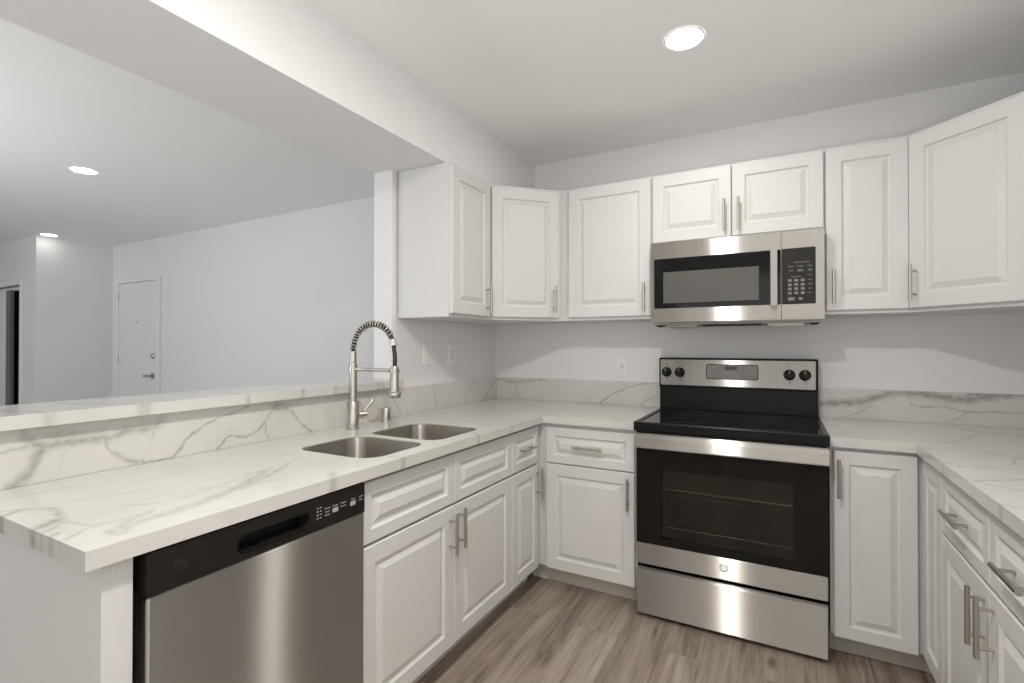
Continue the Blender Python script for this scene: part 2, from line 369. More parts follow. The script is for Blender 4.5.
bm = B(); lathe(bm, ((DX0+DX1)/2, -0.022, 1.50), (0, -1, 0), [(0, 0), (0.012, 0), (0.01, 0.004), (0, 0.004)], n=14); struct('peephole', bm, M['nickel'], d1, True)
for z in (0.25, 1.08, 1.80):
    bm = B(); cyl(bm, (DX0+0.030, -0.026, z-0.05), (DX0+0.030, -0.026, z+0.05), 0.007, n=10); struct('hinge', bm, M['nickel'], d1, True)
# closet with sliding leaves
bm = B(); bx(bm, CX1-0.01, CX1+0.05, YF-0.02, YF, 0, CZ+0.05, 0.003); bx(bm, CX0-0.05, CX0+0.01, YF-0.02, YF, 0, CZ+0.05, 0.003); bx(bm, CX0+0.01, CX1-0.01, YF-0.02, YF, CZ-0.01, CZ+0.05, 0.003)
struct('trim_2', bm, M['trim'])
bm = B(); bx(bm, -6.62, -6.25, YF+0.03, YF+0.055, 0.02, CZ-0.05); bx(bm, -6.99, -6.62, YF+0.03, YF+0.055, 0.02, CZ-0.05); d2 = struct('door_2', bm, M['trim'])
bm = B(); bx(bm, -6.25, -6.12, YF+0.026, YF+0.058, 0.02, CZ-0.05); struct('door_edge', bm, M['mark2'], d2)
bm = B(); bx(bm, -5.99, CX1-0.012, YF+0.062, YF+0.085, 0.02, CZ-0.05); bx(bm, -6.99, CX1-0.012, YF+0.06, YF+0.09, CZ-0.05, CZ-0.012); struct('door_3', bm, M['trim'])
bm = B(); bx(bm, -7.0, -5.69, YF+0.10, YF+0.13, 0, CZ); struct('closet_shade_board', bm, M['dark'])  # near-black board standing in for the shade inside the closet
bm = B(); bx(bm, XF+0.001, DX0-0.022, -0.014, -0.0005, 0, 0.09, 0.003); bx(bm, DX1+0.022, -0.131, -0.014, -0.0005, 0, 0.09, 0.003); struct('baseboard_back', bm, M['trim'])

# ------------------------------------------------------------------ recessed ceiling lights
def can(x, y, lens, label, r=0.068):
    t = thing('ceiling_light', label, 'ceiling light', (x, y, H), 'recessed ceiling lights')
    bm = B(); lathe(bm, (x, y, H-0.0002), (0, 0, -1), [(r+0.008, 0), (r+0.007, 0.002), (r, 0.003), (r, 0.001)], n=40); obj('trim_ring', bm, M['plastic'], t, smooth=True)
    bm = B(); lathe(bm, (x, y, H-0.0002), (0, 0, -1), [(r, 0.002), (r*0.6, 0.0045), (0, 0.005)], n=40); obj('lens', bm, lens, t, smooth=True)
can(1.39, -0.948, M['lens'], 'round recessed ceiling light over the kitchen, above the stove')
can(1.30, -2.45, M['lensb'], 'round recessed ceiling light over the kitchen floor, further from the stove')
can(-2.44, -1.38, M['lens2'], 'round recessed living room ceiling light, the larger looking one near the opening')
can(-5.20, -0.64, M['lensc'], 'round recessed ceiling light in front of the entry door')
can(-2.44, -3.6, M['lens2'], 'round recessed living room ceiling light nearest the rear windows')

# ================================================================== QUARTZ SLABS
def catmull(P, k=6):
    P = np.array(P, float)
    if len(P) < 3: return P
    Q = np.vstack([2*P[0]-P[1], P, 2*P[-1]-P[-2]]); out = []
    for i in range(1, len(Q)-2):
        p0, p1, p2, p3 = Q[i-1:i+3]
        for t in np.arange(k)/k: out.append(0.5*((2*p1)+(-p0+p2)*t+(2*p0-5*p1+4*p2-p3)*t*t+(-p0+3*p1-3*p2+p3)*t**3))
    out.append(Q[-2]); return np.array(out)
def vein_field(X, Y, veins):
    """veins: (points, half width, strength)"""
    n1 = np.sin(37*X+11*np.sin(23*Y))*0.5+np.sin(61*Y+7*np.sin(31*X+1.3))*0.5
    n2 = np.sin(41*Y+9*np.sin(29*X+2.0))*0.5+np.sin(67*X+6*np.sin(37*Y))*0.5
    wob = 0.0035
    PX = (X+wob*n1).astype(np.float32); PY = (Y+wob*n2).astype(np.float32)
    v = np.zeros_like(PX)
    for pts, wd, st in veins:
        C = catmull(pts)
        lo = C.min(0)-4*wd; hi = C.max(0)+4*wd
        idx = np.where((PX > lo[0]) & (PX < hi[0]) & (PY > lo[1]) & (PY < hi[1]))[0]
        if len(idx) == 0: continue
        x, y = PX[idx], PY[idx]; dmin = np.full(len(idx), 9.0, np.float32)
        for a, c in zip(C[:-1], C[1:]):
            d = c-a; L2 = max(d@d, 1e-12)
            t = np.clip(((x-a[0])*d[0]+(y-a[1])*d[1])/L2, 0, 1)
            dmin = np.minimum(dmin, np.hypot(x-a[0]-t*d[0], y-a[1]-t*d[1]))
        vv = min(1, st*1.3)*np.exp(-(dmin/wd)**2*1.2)
        v[idx] = np.maximum(v[idx], vv)
    return v
def lin(a, b, st): n = max(1, int(round((b-a)/st))); return list(np.linspace(a, b, n+1))
def slab(name, us, vs, keep, to3, thick, veins, mts, parent=None, hole=None, edge=0.0):
    """dense plate over a (u,v) grid; keep(u,v)->bool per cell centre; hole: (sdf, grad) lists; to3(u,v)->xyz; thick = offset vector"""
    us = np.array(sorted(set(np.round(us, 5)))); vs = np.array(sorted(set(np.round(vs, 5))))
    nu, nv = len(us), len(vs)
    U, V = np.meshgrid(us, vs, indexing='ij'); U = U.copy(); V = V.copy()
    cu = (us[:-1]+us[1:])/2; cv = (vs[:-1]+vs[1:])/2
    K = np.array([[keep(a, c) for c in cv] for a in cu])
    if hole is not None:
        for sdf in hole:
            S = sdf(U, V); inside = S < 0
            allin = inside[:-1, :-1] & inside[1:, :-1] & inside[:-1, 1:] & inside[1:, 1:]
            K &= ~allin
            for _ in range(4):
                S = sdf(U, V); msk = inside & (S < -1e-6)
                e = 1e-4; gu = (sdf(U+e, V)-sdf(U-e, V))/(2*e); gv = (sdf(U, V+e)-sdf(U, V-e))/(2*e)
                gl_ = gu*gu+gv*gv+1e-9
                U = np.where(msk, U-S*gu/gl_, U); V = np.where(msk, V-S*gv/gl_, V)
    used = np.zeros((nu, nv), bool)
    used[:-1, :-1] |= K; used[1:, :-1] |= K; used[:-1, 1:] |= K; used[1:, 1:] |= K
    idx = -np.ones((nu, nv), int); idx[used] = np.arange(used.sum())
    uu, vv = U[used], V[used]; n = len(uu)
    top = np.array(to3(uu, vv)).T.reshape(n, 3)
    bot = top+np.array(thick)
    I, J = np.where(K)
    f = np.stack([idx[I, J], idx[I+1, J], idx[I+1, J+1], idx[I, J+1]], 1)
    # boundary edges
    ed = {}
    for q in f:
        for a, c in ((q[0], q[1]), (q[1], q[2]), (q[2], q[3]), (q[3], q[0])):
            k = (c, a)
            if k in ed: del ed[k]
            else: ed[(a, c)] = 1
    E_ = np.array(list(ed.keys()))
    side = np.stack([E_[:, 1], E_[:, 0], E_[:, 0]+n, E_[:, 1]+n], 1)
    faces = np.vstack([f, f[:, ::-1]+n, side])
    me = bpy.data.meshes.new(name)
    co = np.vstack([top, bot]); me.vertices.add(2*n); me.vertices.foreach_set('co', co.ravel())
    me.loops.add(faces.size); me.loops.foreach_set('vertex_index', faces.ravel().astype(np.int32))
    me.polygons.add(len(faces)); me.polygons.foreach_set('loop_start', (np.arange(len(faces))*4).astype(np.int32)); me.polygons.foreach_set('loop_total', np.full(len(faces), 4, np.int32))
    me.update(calc_edges=True)
    at = me.attributes.new('vein', 'FLOAT', 'POINT'); fld = vein_field(uu, vv, veins)
    at.data.foreach_set('value', np.concatenate([fld, fld]).astype(np.float32))
    me.validate()
    bmm = bmesh.new(); bmm.from_mesh(me); bmesh.ops.recalc_face_normals(bmm, faces=bmm.faces[:])
    for q in bmm.faces: q.smooth = False
    bmm.to_mesh(me); bmm.free()
    return link(name, me, mts, parent)
# backprojection of picture measurements onto the real planes (used only to read vein courses)

_f, _cx, _cy, _yaw, _pt = 494.66, 511.81, 341.95, -0.4967, 0.0071; _C = np.array([1.7126, -2.9393, 1.2405])
def _ray(u, v):
    x = (u-_cx)/_f; y = -(v-_cy)/_f; z = 1.0
    z, y = z*math.cos(_pt)-y*math.sin(_pt), y*math.cos(_pt)+z*math.sin(_pt)
    s, c = math.sin(_yaw), math.cos(_yaw); return np.array([x*c+z*s, -x*s+z*c, y])
def onX(P, x): return [tuple((_C+(x-_C[0])/_ray(*q)[0]*_ray(*q))[[1, 2]]) for q in P]
def onY(P, y): return [tuple((_C+(y-_C[1])/_ray(*q)[1]*_ray(*q))[[0, 2]]) for q in P]
def onZ(P, z): return [tuple((_C+(z-_C[2])/_ray(*q)[2]*_ray(*q))[[0, 1]]) for q in P]
def crop(P, ox, oy, s): return [(ox+a/s, oy+c/s) for a, c in P]
# --- left splash (plane X=0): coordinates (y, z)
c2 = (0, 370, 5.12); c3 = (160, 360, 5.69); c1 = (300, 340, 5.12); c5 = (480, 360, 5.12); c8 = (820, 340, 3.794); c0 = (0, 480, 5.69); c4 = (0, 380, 2.254); c6 = (120, 460, 3.06)
def X0(P, c): return onX(crop(P, *c), 0.005)
LV = [(X0([(55, 605), (110, 565), (160, 505), (200, 430), (245, 395)], c2), 0.013, 0.55),
      (X0([(120, 345), (180, 385), (250, 395), (330, 372), (450, 362), (560, 345), (650, 318), (800, 290)], c2), 0.012, 0.55),
      (X0([(140, 340), (300, 335), (500, 320), (700, 290), (830, 255)], c2), 0.017, 0.30),
      (X0([(540, 365), (550, 400), (600, 440), (650, 468), (720, 472), (870, 455), (930, 390), (970, 340), (1030, 298)], c2), 0.0035, 0.75),
      (X0([(590, 430), (640, 460), (700, 478)], c2), 0.008, 0.45),
      (X0([(790, 290), (785, 345)], c2), 0.003, 0.6),
      (X0([(-60, 440), (0, 430), (60, 412), (120, 395)], c2), 0.004, 0.5),
      (X0([(120, 310), (130, 400)], c2), 0.005, 0.4),
      (X0([(50, 565), (110, 510), (150, 450), (250, 375), (330, 330), (420, 298), (500, 265)], c3), 0.003, 0.6),
      (X0([(315, 518), (350, 480), (390, 437), (470, 440), (540, 412), (600, 350), (640, 290), (700, 280), (750, 300), (800, 360), (860, 412)], c3), 0.0042, 0.65),
      (X0([(600, 360), (602, 410), (612, 455)], c3), 0.003, 0.6), (X0([(640, 270), (690, 255), (720, 275)], c3), 0.010, 0.4),
      (X0([(0, 425), (25, 450), (60, 475)], c1), 0.004, 0.4), (X0([(470, 300), (500, 345), (520, 388)], c1), 0.003, 0.6),
      (X0([(680, 232), (690, 290), (703, 352)], c1), 0.003, 0.7), (X0([(340, 278), (375, 330), (410, 370)], c1), 0.003, 0.35),
      (X0([(75, 110), (40, 170), (8, 208)], c5), 0.004, 0.75)]
def CZ_(P, c): return onZ(crop(P, *c), HC)
CV = [(CZ_([(-100, 190), (0, 180), (150, 172), (270, 165), (300, 168)], c0), 0.004, 0.55), (CZ_([(285, 162), (330, 195), (352, 235), (300, 275), (250, 302)], c0), 0.009, 0.42),
      (CZ_([(350, 240), (440, 248), (530, 266)], c0), 0.004, 0.5), (CZ_([(370, 347), (440, 305), (530, 266), (650, 238), (860, 178)], c0), 0.004, 0.42),
      (CZ_([(860, 180), (740, 228), (690, 260), (710, 300), (650, 312), (625, 290)], c0), 0.010, 0.35),
      (CZ_([(250, 345), (330, 318), (430, 287), (520, 250), (600, 205)], c4), 0.014, 0.33),
      (CZ_([(0, 120), (150, 90), (300, 60), (500, 20)], c0), 0.004, 0.30), (CZ_([(0, 185), (300, 140), (620, 95), (860, 55)], c0), 0.0035, 0.22),
      (CZ_([(0, 205), (100, 175), (200, 142), (300, 108), (400, 72), (470, 40), (520, 10)], c6), 0.009, 0.38), (CZ_([(0, 140), (150, 128), (330, 70), (480, 20)], c6), 0.004, 0.3),
      (CZ_([(370, 90), (410, 75), (480, 60)], c6), 0.008, 0.25),
      (CZ_([(-80, 320), (0, 310), (90, 292), (150, 270), (250, 235), (330, 213)], c5), 0.0045, 0.45), (CZ_([(380, 265), (500, 280), (640, 286), (780, 292)], c5), 0.004, 0.35),
      (CZ_([(0, 330), (80, 340), (140, 330)], c5), 0.01, 0.2), (CZ_([(690, 325), (685, 350)], c5), 0.004, 0.6), (CZ_([(410, 225), (445, 250)], c5), 0.004, 0.35),
      ([(0.60, -1.95), (0.645, -1.99)], 0.012, 0.45), ([(0.60, -1.72), (0.65, -1.70)], 0.010, 0.4), ([(0.62, -1.24), (0.65, -1.25)], 0.008, 0.5), ([(0.62, -0.98), (0.65, -0.97)], 0.006, 0.4),
      ([(0.25, -2.50), (0.27, -2.54)], 0.010, 0.7), ([(0.40, -2.49), (0.43, -2.54)], 0.014, 0.75), ([(0.49, -2.52), (0.52, -2.54)], 0.008, 0.5),
      ([(0.12, -1.25), (0.20, -1.02), (0.30, -0.85)], 0.004, 0.35), ([(0.10, -0.95), (0.18, -0.70), (0.14, -0.42)], 0.004, 0.35), ([(0.30, -2.30), (0.40, -2.05), (0.36, -1.80), (0.55, -1.65)], 0.004, 0.25)]
def Y0(P, c): return onY(crop(P, *c), -0.005)
BVL = [(Y0([(75, 98), (130, 108), (190, 116), (260, 108), (340, 98)], c5), 0.010, 0.45), (Y0([(185, 120), (188, 165), (205, 203)], c5), 0.004, 0.7), (Y0([(75, 100), (40, 170)], c5), 0.004, 0.5),
       (Y0([(560, 226), (610, 226), (660, 188), (740, 150), (820, 126), (910, 119)], c5), 0.0042, 0.7), (Y0([(705, 105), (755, 140)], c5), 0.004, 0.5),
       (Y0([(820, 245), (850, 208), (910, 190)], c5), 0.0055, 0.5), (Y0([(430, 215), (440, 250)], c5), 0.004, 0.3)]
BVR = [(Y0([(-20, 243), (60, 242), (150, 236), (220, 218), (290, 203), (400, 208), (480, 222), (560, 226), (680, 212), (800, 205)], c8), 0.019, 0.80), (Y0([(560, 207), (700, 203), (900, 203)], c8), 0.015, 0.75),
       (Y0([(290, 203), (250, 186)], c8), 0.004, 0.5), (Y0([(340, 238), (370, 255), (470, 256), (560, 275), (680, 276), (900, 284)], c8), 0.0038, 0.6), (Y0([(190, 252), (150, 275), (90, 292)], c8), 0.003, 0.5),
       (Y0([(480, 320), (520, 298), (560, 276)], c8), 0.003, 0.5), (Y0([(150, 250), (300, 215), (500, 232)], c8), 0.02, 0.2)]
CVR = [(CZ_([(380, 318), (500, 335), (600, 352), (550, 378), (470, 392), (370, 385)], c8), 0.006, 0.40), (CZ_([(500, 328), (600, 350), (800, 370)], c8), 0.011, 0.42), (CZ_([(490, 480), (620, 486), (900, 493)], c8), 0.004, 0.5),
       (CZ_([(580, 536), (700, 533), (900, 530)], c8), 0.0045, 0.45), (CZ_([(770, 445), (738, 455), (745, 478), (800, 483)], c8), 0.005, 0.45), (CZ_([(50, 325), (85, 345), (160, 358), (330, 368)], c8), 0.004, 0.35),
       ([(2.16, -1.20), (2.30, -1.30), (2.55, -1.33)], 0.006, 0.3), ([(2.14, -1.42), (2.17, -1.43)], 0.01, 0.4), ([(2.14, -0.98), (2.18, -0.97)], 0.01, 0.35), ([(2.3, -0.7), (2.6, -0.95), (2.8, -1.0)], 0.006, 0.3)]
BAR = [([(-0.26, -2.3), (0.0, -2.2), (0.04, -2.15)], 0.01, 0.4), ([(-0.2, -1.9), (0.04, -1.83)], 0.006, 0.5), ([(-0.25, -1.5), (-0.05, -1.42), (0.04, -1.44)], 0.006, 0.5), ([(0.0, -1.62), (0.04, -1.60)], 0.008, 0.45), ([(-0.1, -1.2), (0.04, -1.18)], 0.008, 0.4), ([(-0.2, -2.45), (0.04, -2.38)], 0.012, 0.35)]
RX = 2.150; SX0, SX1 = 1.122, 1.882; DL, DB = 0.645, 0.635
def rrect(x0, x1, y0, y1, r):
    cx_, cy_, hx, hy = (x0+x1)/2, (y0+y1)/2, (x1-x0)/2-r, (y1-y0)/2-r
    def f(U, V):
        qx = np.abs(U-cx_)-hx; qy = np.abs(V-cy_)-hy
        return np.hypot(np.maximum(qx, 0), np.maximum(qy, 0))+np.minimum(np.maximum(qx, qy), 0)-r
    return f
BL = (0.215, 0.575, -1.785, -1.478); BR = (0.215, 0.575, -1.445, -1.105)   # sink bowls
us = lin(0.007, DL, 0.006)+lin(DL, SX0-0.001, 0.008); vs = lin(-2.533, -DB, 0.006)+lin(-DB, -0.007, 0.008)
ct = slab('countertop', us, vs, lambda a, c: a < DL or c > -DB, lambda u, v: (u, v, np.full_like(u, HC)), (0, 0, -CT), CV, M['quartz'],
          hole=[rrect(*BL, 0.075), rrect(*BR, 0.075)])
tag(ct, 'white veined quartz worktop on the peninsula and left cabinets, with the sink', 'countertop')
us = lin(SX1+0.001, RX, 0.008)+lin(RX, RW-0.002, 0.010); vs = lin(-1.72, -DB, 0.010)+lin(-DB, -0.007, 0.008)
ct2 = slab('countertop', us, vs, lambda a, c: a > RX or c > -DB, lambda u, v: (u, v, np.full_like(u, HC)), (0, 0, -CT), CVR, M['quartz'])
tag(ct2, 'white veined quartz worktop to the right of the stove', 'countertop')
SPT = 1.021
o = slab('backsplash', lin(-2.50, -1.0, 0.005)+lin(-1.0, -0.0005, 0.005), lin(HC+0.0005, SPT, 0.005)+[1.0295], lambda a, c: a < -1.0 or c < SPT, lambda u, v: (np.full_like(u, 0.006), u, v), (-0.0155, 0, 0), LV, M['quartz'])
tag(o, 'long veined quartz backsplash behind the sink and under the breakfast bar', 'backsplash')
o = slab('backsplash', lin(0.0065, SX0-0.004, 0.006), lin(HC+0.0005, SPT, 0.005), lambda a, c: True, lambda u, v: (u, np.full_like(u, -0.0065), v), (0, 0.006, 0), BVL, M['quartz'])
tag(o, 'short quartz backsplash on the back wall, left of the stove', 'backsplash')
o = slab('backsplash', lin(SX1+0.004, RW-0.001, 0.007), lin(HC+0.0005, SPT+0.004, 0.005), lambda a, c: True, lambda u, v: (u, np.full_like(u, -0.0065), v), (0, 0.006, 0), BVR, M['quartz'])
tag(o, 'quartz backsplash with a broad grey vein, right of the stove', 'backsplash')
o = slab('breakfast_bar', lin(-0.27, -0.13, 0.01)+lin(-0.13, -0.008, 0.01)+lin(-0.008, 0.040, 0.006), lin(-2.56, -1.037, 0.008)+lin(-1.037, -1.0, 0.008), lambda a, c: c < -1.037 or a > -0.008,
         lambda u, v: (u, v, np.full_like(u, 1.065)), (0, 0, -0.035), BAR, M['quartz'])
tag(o, 'raised quartz breakfast bar ledge on the half wall behind the sink', 'bar counter')

# ================================================================== BASE CABINETS
ZB = 0.103; ZT = HC-CT-0.0005; ZD0, ZD1 = 0.106, 0.826; ZS0, ZS1 = 0.632, 0.641   # door bottom/top, split
def carcass(F, a0, a1, depth, z0, z1, parent, toe=True, top=False, name='body', tx=(0, 0)):
    bm = B(); t = 0.018
    fbx(bm, F, a0, a0+t, -depth, 0, z0, z1); fbx(bm, F, a1-t, a1, -depth, 0, z0, z1)
    fbx(bm, F, a0+t, a1-t, -depth, -0.018, z0, z0+t); fbx(bm, F, a0+t, a1-t, -depth, -depth+0.008, z0+t, z1)
    fbx(bm, F, a0+t, a1-t, -0.018, 0, z0, z1)
    if top: fbx(bm, F, a0+t, a1-t, -depth, -0.018, z1-t, z1)
    o = obj(name, bm, M['cab'], parent)
    if toe:
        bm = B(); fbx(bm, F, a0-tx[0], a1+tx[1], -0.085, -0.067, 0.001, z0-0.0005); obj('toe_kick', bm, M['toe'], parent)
    return o
FL = LEFT(0.602); FB = BACK(-0.602); FRr = RIGHT(2.188)
# dishwasher bay end panel
t = thing('end_panel', 'white end panel closing the peninsula beside the dishwasher', 'panel', (0.3, -2.476, 0))
bm = B(); bx(bm, 0.008, 0.602, -2.50, -2.4995+0.016, 0.0, ZT); obj('side_panel', bm, M['cab'], t)
bm = B(); bx(bm, 0.586, 0.622, -2.4835, -2.4495, 0.0, ZT, 0.001); bx(bm, 0.602, 0.6215, -2.50, -2.4835, 0, ZT); obj('face_stile', bm, M['cab'], t)
# sink base
t = thing('base_cabinet', 'wide white sink base cabinet, between the dishwasher and the narrow cabinet', 'cabinet', (0.3, -1.38, 0))
carcass(FL, -1.864, -0.926, 0.59, ZB, ZT, t)
door(FL, -1.861, -1.390, ZS1, ZD1, t, frame=0.040, name='drawer_front'); door(FL, -1.386, -0.928, ZS1, ZD1, t, frame=0.040, name='drawer_front')
door(FL, -1.861, -1.390, ZD0, ZS0, t, (-1.418, 0.535, True)); door(FL, -1.386, -0.928, ZD0, ZS0, t, (-1.362, 0.543, True))
# narrow base
t = thing('base_cabinet', 'narrow white base cabinet in the left corner, right of the sink cabinet', 'cabinet', (0.3, -0.76, 0))
carcass(FL, -0.925, -0.6, 0.59, ZB, ZT, t)
door(FL, -0.924, -0.640, ZS1, ZD1, t, (-0.803, 0.738, False), frame=0.040, name='drawer', L=0.135)
door(FL, -0.924, -0.640, ZD0, ZS0, t, (-0.668, 0.542, True), frame=0.052)
# back base left of stove
t = thing('base_cabinet', 'white base cabinet with one drawer and one door, left of the stove', 'cabinet', (0.86, -0.3, 0))
carcass(FB, 0.603, SX0-0.003, 0.59, ZB, ZT, t, tx=(0.067, 0))
door(FB, 0.655, 1.110, ZS1, ZD1-0.004, t, (0.884, 0.735, False), frame=0.042, name='drawer')
door(FB, 0.655, 1.110, ZD0-0.004, ZS0+0.004, t, (1.083, 0.541, True))
# right of stove
t = thing('base_cabinet', 'white base cabinet with a single tall door, right of the stove', 'cabinet', (2.02, -0.3, 0))
carcass(FB, SX1+0.002, 2.187, 0.59, ZB-0.004, ZT, t, tx=(0, 0.067))
door(FB, SX1+0.014, 2.158, ZD0-0.010, ZD1, t, (1.912, 0.722, True), frame=0.050)
# right run
t = thing('base_cabinet', 'very narrow white base cabinet with one full-height door in the right corner', 'cabinet', (2.5, -0.74, 0))
carcass(FRr, 0.6025, 0.8755, 0.60, ZB, ZT, t); door(FRr, 0.628, 0.8735, ZD0, ZD1, t, frame=0.055)
t = thing('base_cabinet', 'white base cabinet with two drawers over two doors at the right edge', 'cabinet', (2.5, -1.3, 0))
carcass(FRr, 0.8765, 1.714, 0.60, ZB, ZT, t)
door(FRr, 0.879, 1.287, ZS1, ZD1, t, (1.083, 0.738, False), frame=0.040, name='drawer'); door(FRr, 1.291, 1.700, ZS1, ZD1, t, (1.495, 0.738, False), frame=0.040, name='drawer')
door(FRr, 0.879, 1.287, ZD0, ZS0, t, (1.256, 0.545, True)); door(FRr, 1.291, 1.700, ZD0, ZS0, t, (1.320, 0.545, True))

# ================================================================== UPPER CABINETS
UD0, UD1 = 1.394, 2.110
FUL = LEFT(0.314); FUB = BACK(-0.314)
s2 = math.sqrt(0.5)
t = thing('wall_cabinet', 'white upper cabinet with plain side panel, at the left end above the sink', 'cabinet', (0.16, -0.8, UB))
carcass(FUL, -0.998, -0.611, 0.314, UB, UT, t, toe=False, top=True)
door(FUL, -0.994, -0.640, UD0, UD1, t, (-0.684, 1.487, True), frame=0.058)
def diag_cab(xw, sgn, label, hz):
    """24 inch diagonal corner wall cabinet; xw = wall the short side stands on, sgn=+1 left corner, -1 right corner"""
    t = thing('wall_cabinet', label, 'cabinet', (xw+sgn*0.2, -0.2, UB))
    D, S = 0.314, 0.609
    P = [(xw, -0.001), (xw, -S), (xw+sgn*D, -S), (xw+sgn*S, -D), (xw+sgn*S, -0.001)]
    bm = B(); lo = [bm.verts.new((x, y, UB)) for x, y in P]; hi = [bm.verts.new((x, y, UT)) for x, y in P]
    bm.faces.new(lo); bm.faces.new(hi)
    for i in range(5): bm.faces.new((lo[i], lo[(i+1) % 5], hi[(i+1) % 5], hi[i]))
    obj('body', bm, M['cab'], t)
    L = (S-D)/s2
    if sgn > 0: F = Fr((xw+D, -S, 0), (s2, s2, 0), (s2, -s2, 0)); a0, a1, ha = 0.004, L-0.016, L-0.054
    else: F = Fr((xw-S, -D, 0), (s2, -s2, 0), (-s2, -s2, 0)); a0, a1, ha = 0.012, L-0.012, 0.040
    door(F, a0, a1, UD0, UD1, t, (ha, hz, True), frame=0.060)
diag_cab(0.0, 1, 'white diagonal upper corner cabinet in the left corner', 1.498)
t = thing('wall_cabinet', 'white single-door upper cabinet directly left of the microwave', 'cabinet', (0.87, -0.16, UB))
carcass(FUB, 0.610, 1.127, 0.3135, UB, UT, t, toe=False, top=True)
door(FUB, 0.662, 1.121, UD0, UD1+0.004, t, (1.093, 1.492, True), frame=0.060)
t = thing('wall_cabinet', 'short white two-door upper cabinet above the microwave', 'cabinet', (1.5, -0.16, 1.757))
carcass(FUB, 1.128, 1.889, 0.3135, 1.757, UT, t, toe=False, top=True)
door(FUB, 1.131, 1.506, 1.768, UD1+0.002, t, (1.477, 1.868, True), frame=0.056, L=0.155); door(FUB, 1.510, 1.886, 1.768, UD1+0.002, t, (1.539, 1.868, True), frame=0.056, L=0.155)
t = thing('wall_cabinet', 'white single-door upper cabinet directly right of the microwave', 'cabinet', (2.04, -0.16, UB))
carcass(FUB, 1.890, 2.1900, 0.3135, UB, UT, t, toe=False, top=True)
door(FUB, 1.894, 2.188, UD0, UD1, t, (1.920, 1.498, True), frame=0.058)
diag_cab(RW, -1, 'white diagonal upper corner cabinet in the right corner', 1.498)
FUR = RIGHT(RW-0.314)
t = thing('wall_cabinet', 'white upper cabinet on the right wall, next to the corner cabinet', 'cabinet', (RW-0.16, -0.9, UB))
carcass(FUR, 0.610, 1.22, 0.3135, UB, UT, t, toe=False, top=True)
door(FUR, 0.614, 0.913, UD0, UD1, t, (0.884, 1.498, True)); door(FUR, 0.917, 1.216, UD0, UD1, t, (0.946, 1.498, True))

# ================================================================== text and logo helpers
def text_bm(bm, s, F, a, b_, z, size, mi=0, shear=0.0):
    cu = bpy.data.curves.new('t', 'FONT'); cu.body = s; cu.size = size; cu.align_x = 'CENTER'; cu.align_y = 'CENTER'; cu.extrude = 0.0002; cu.resolution_u = 3; cu.shear = shear
    ob = bpy.data.objects.new('t', cu); COL.objects.link(ob)
    dg = bpy.context.evaluated_depsgraph_get(); me = bpy.data.meshes.new_from_object(ob.evaluated_get(dg))
    t = bmesh.new(); t.from_mesh(me)
    for v in t.verts: x, y, h = v.co; v.co = F.p(a+x, b_+h, z+y)
    merge(bm, t, mi)
    bpy.data.objects.remove(ob); bpy.data.curves.remove(cu); bpy.data.meshes.remove(me)
def ring_bm(bm, F, a, b_, z, r, w, h=0.0006, n=32, a0=0, a1=360):
    prev = None; full = (a1-a0) >= 360
    N_ = n
    rings = []
    for i in range(N_+(0 if full else 1)):
        th = R(a0+(a1-a0)*i/N_)
        c, s = math.cos(th), math.sin(th)
        rings.append([bm.verts.new(F.p(a+c*q, b_+e, z+s*q)) for q, e in ((r-w, 0), (r-w, h), (r, h), (r, 0))])
    m_ = len(rings)
    for i in range(m_ if full else m_-1):
        A, C = rings[i], rings[(i+1) % m_]
        for k in range(4): bm.faces.new((A[k], A[(k+1) % 4], C[(k+1) % 4], C[k]))
def emblem(F, a, b_, z, r, parent):
    bm = B(); ring_bm(bm, F, a, b_, z, r, r*0.16, a0=108, a1=432)
    ring_bm(bm, F, a, b_, z, r*0.74, r*0.07)
    text_bm(bm, 'GE', F, a, b_, z, r*0.85, shear=0.3)
    return obj('emblem', bm, M['logo'], parent)
def rr_pts(a0, a1, z0, z1, r, n=6):
    P = []
    for cx_, cz_, s in ((a1-r, z1-r, 0), (a0+r, z1-r, 90), (a0+r, z0+r, 180), (a1-r, z0+r, 270)):
        for i in range(n+1): th = R(s+90*i/n); P.append((cx_+r*math.cos(th), cz_+r*math.sin(th)))
    return P
def rr_plate(bm, F, a0, a1, z0, z1, r, b0, b1, mi=0, ch=0.0):
    P = rr_pts(a0, a1, z0, z1, r); Q = rr_pts(a0+ch, a1-ch, z0+ch, z1-ch, max(r-ch, 1e-4)) if ch else P
    A = [bm.verts.new(F.p(a, b0, z)) for a, z in P]; L = [A]
    if ch: L.append([bm.verts.new(F.p(a, b1-ch, z)) for a, z in P])
    L.append([bm.verts.new(F.p(a, b1, z)) for a, z in Q]); n = len(P)
    for U_, V_ in zip(L, L[1:]):
        for i in range(n): bm.faces.new((U_[i], U_[(i+1) % n], V_[(i+1) % n], V_[i])).material_index = mi
    bm.faces.new(A[::-1]).material_index = mi; bm.faces.new(L[-1]).material_index = mi
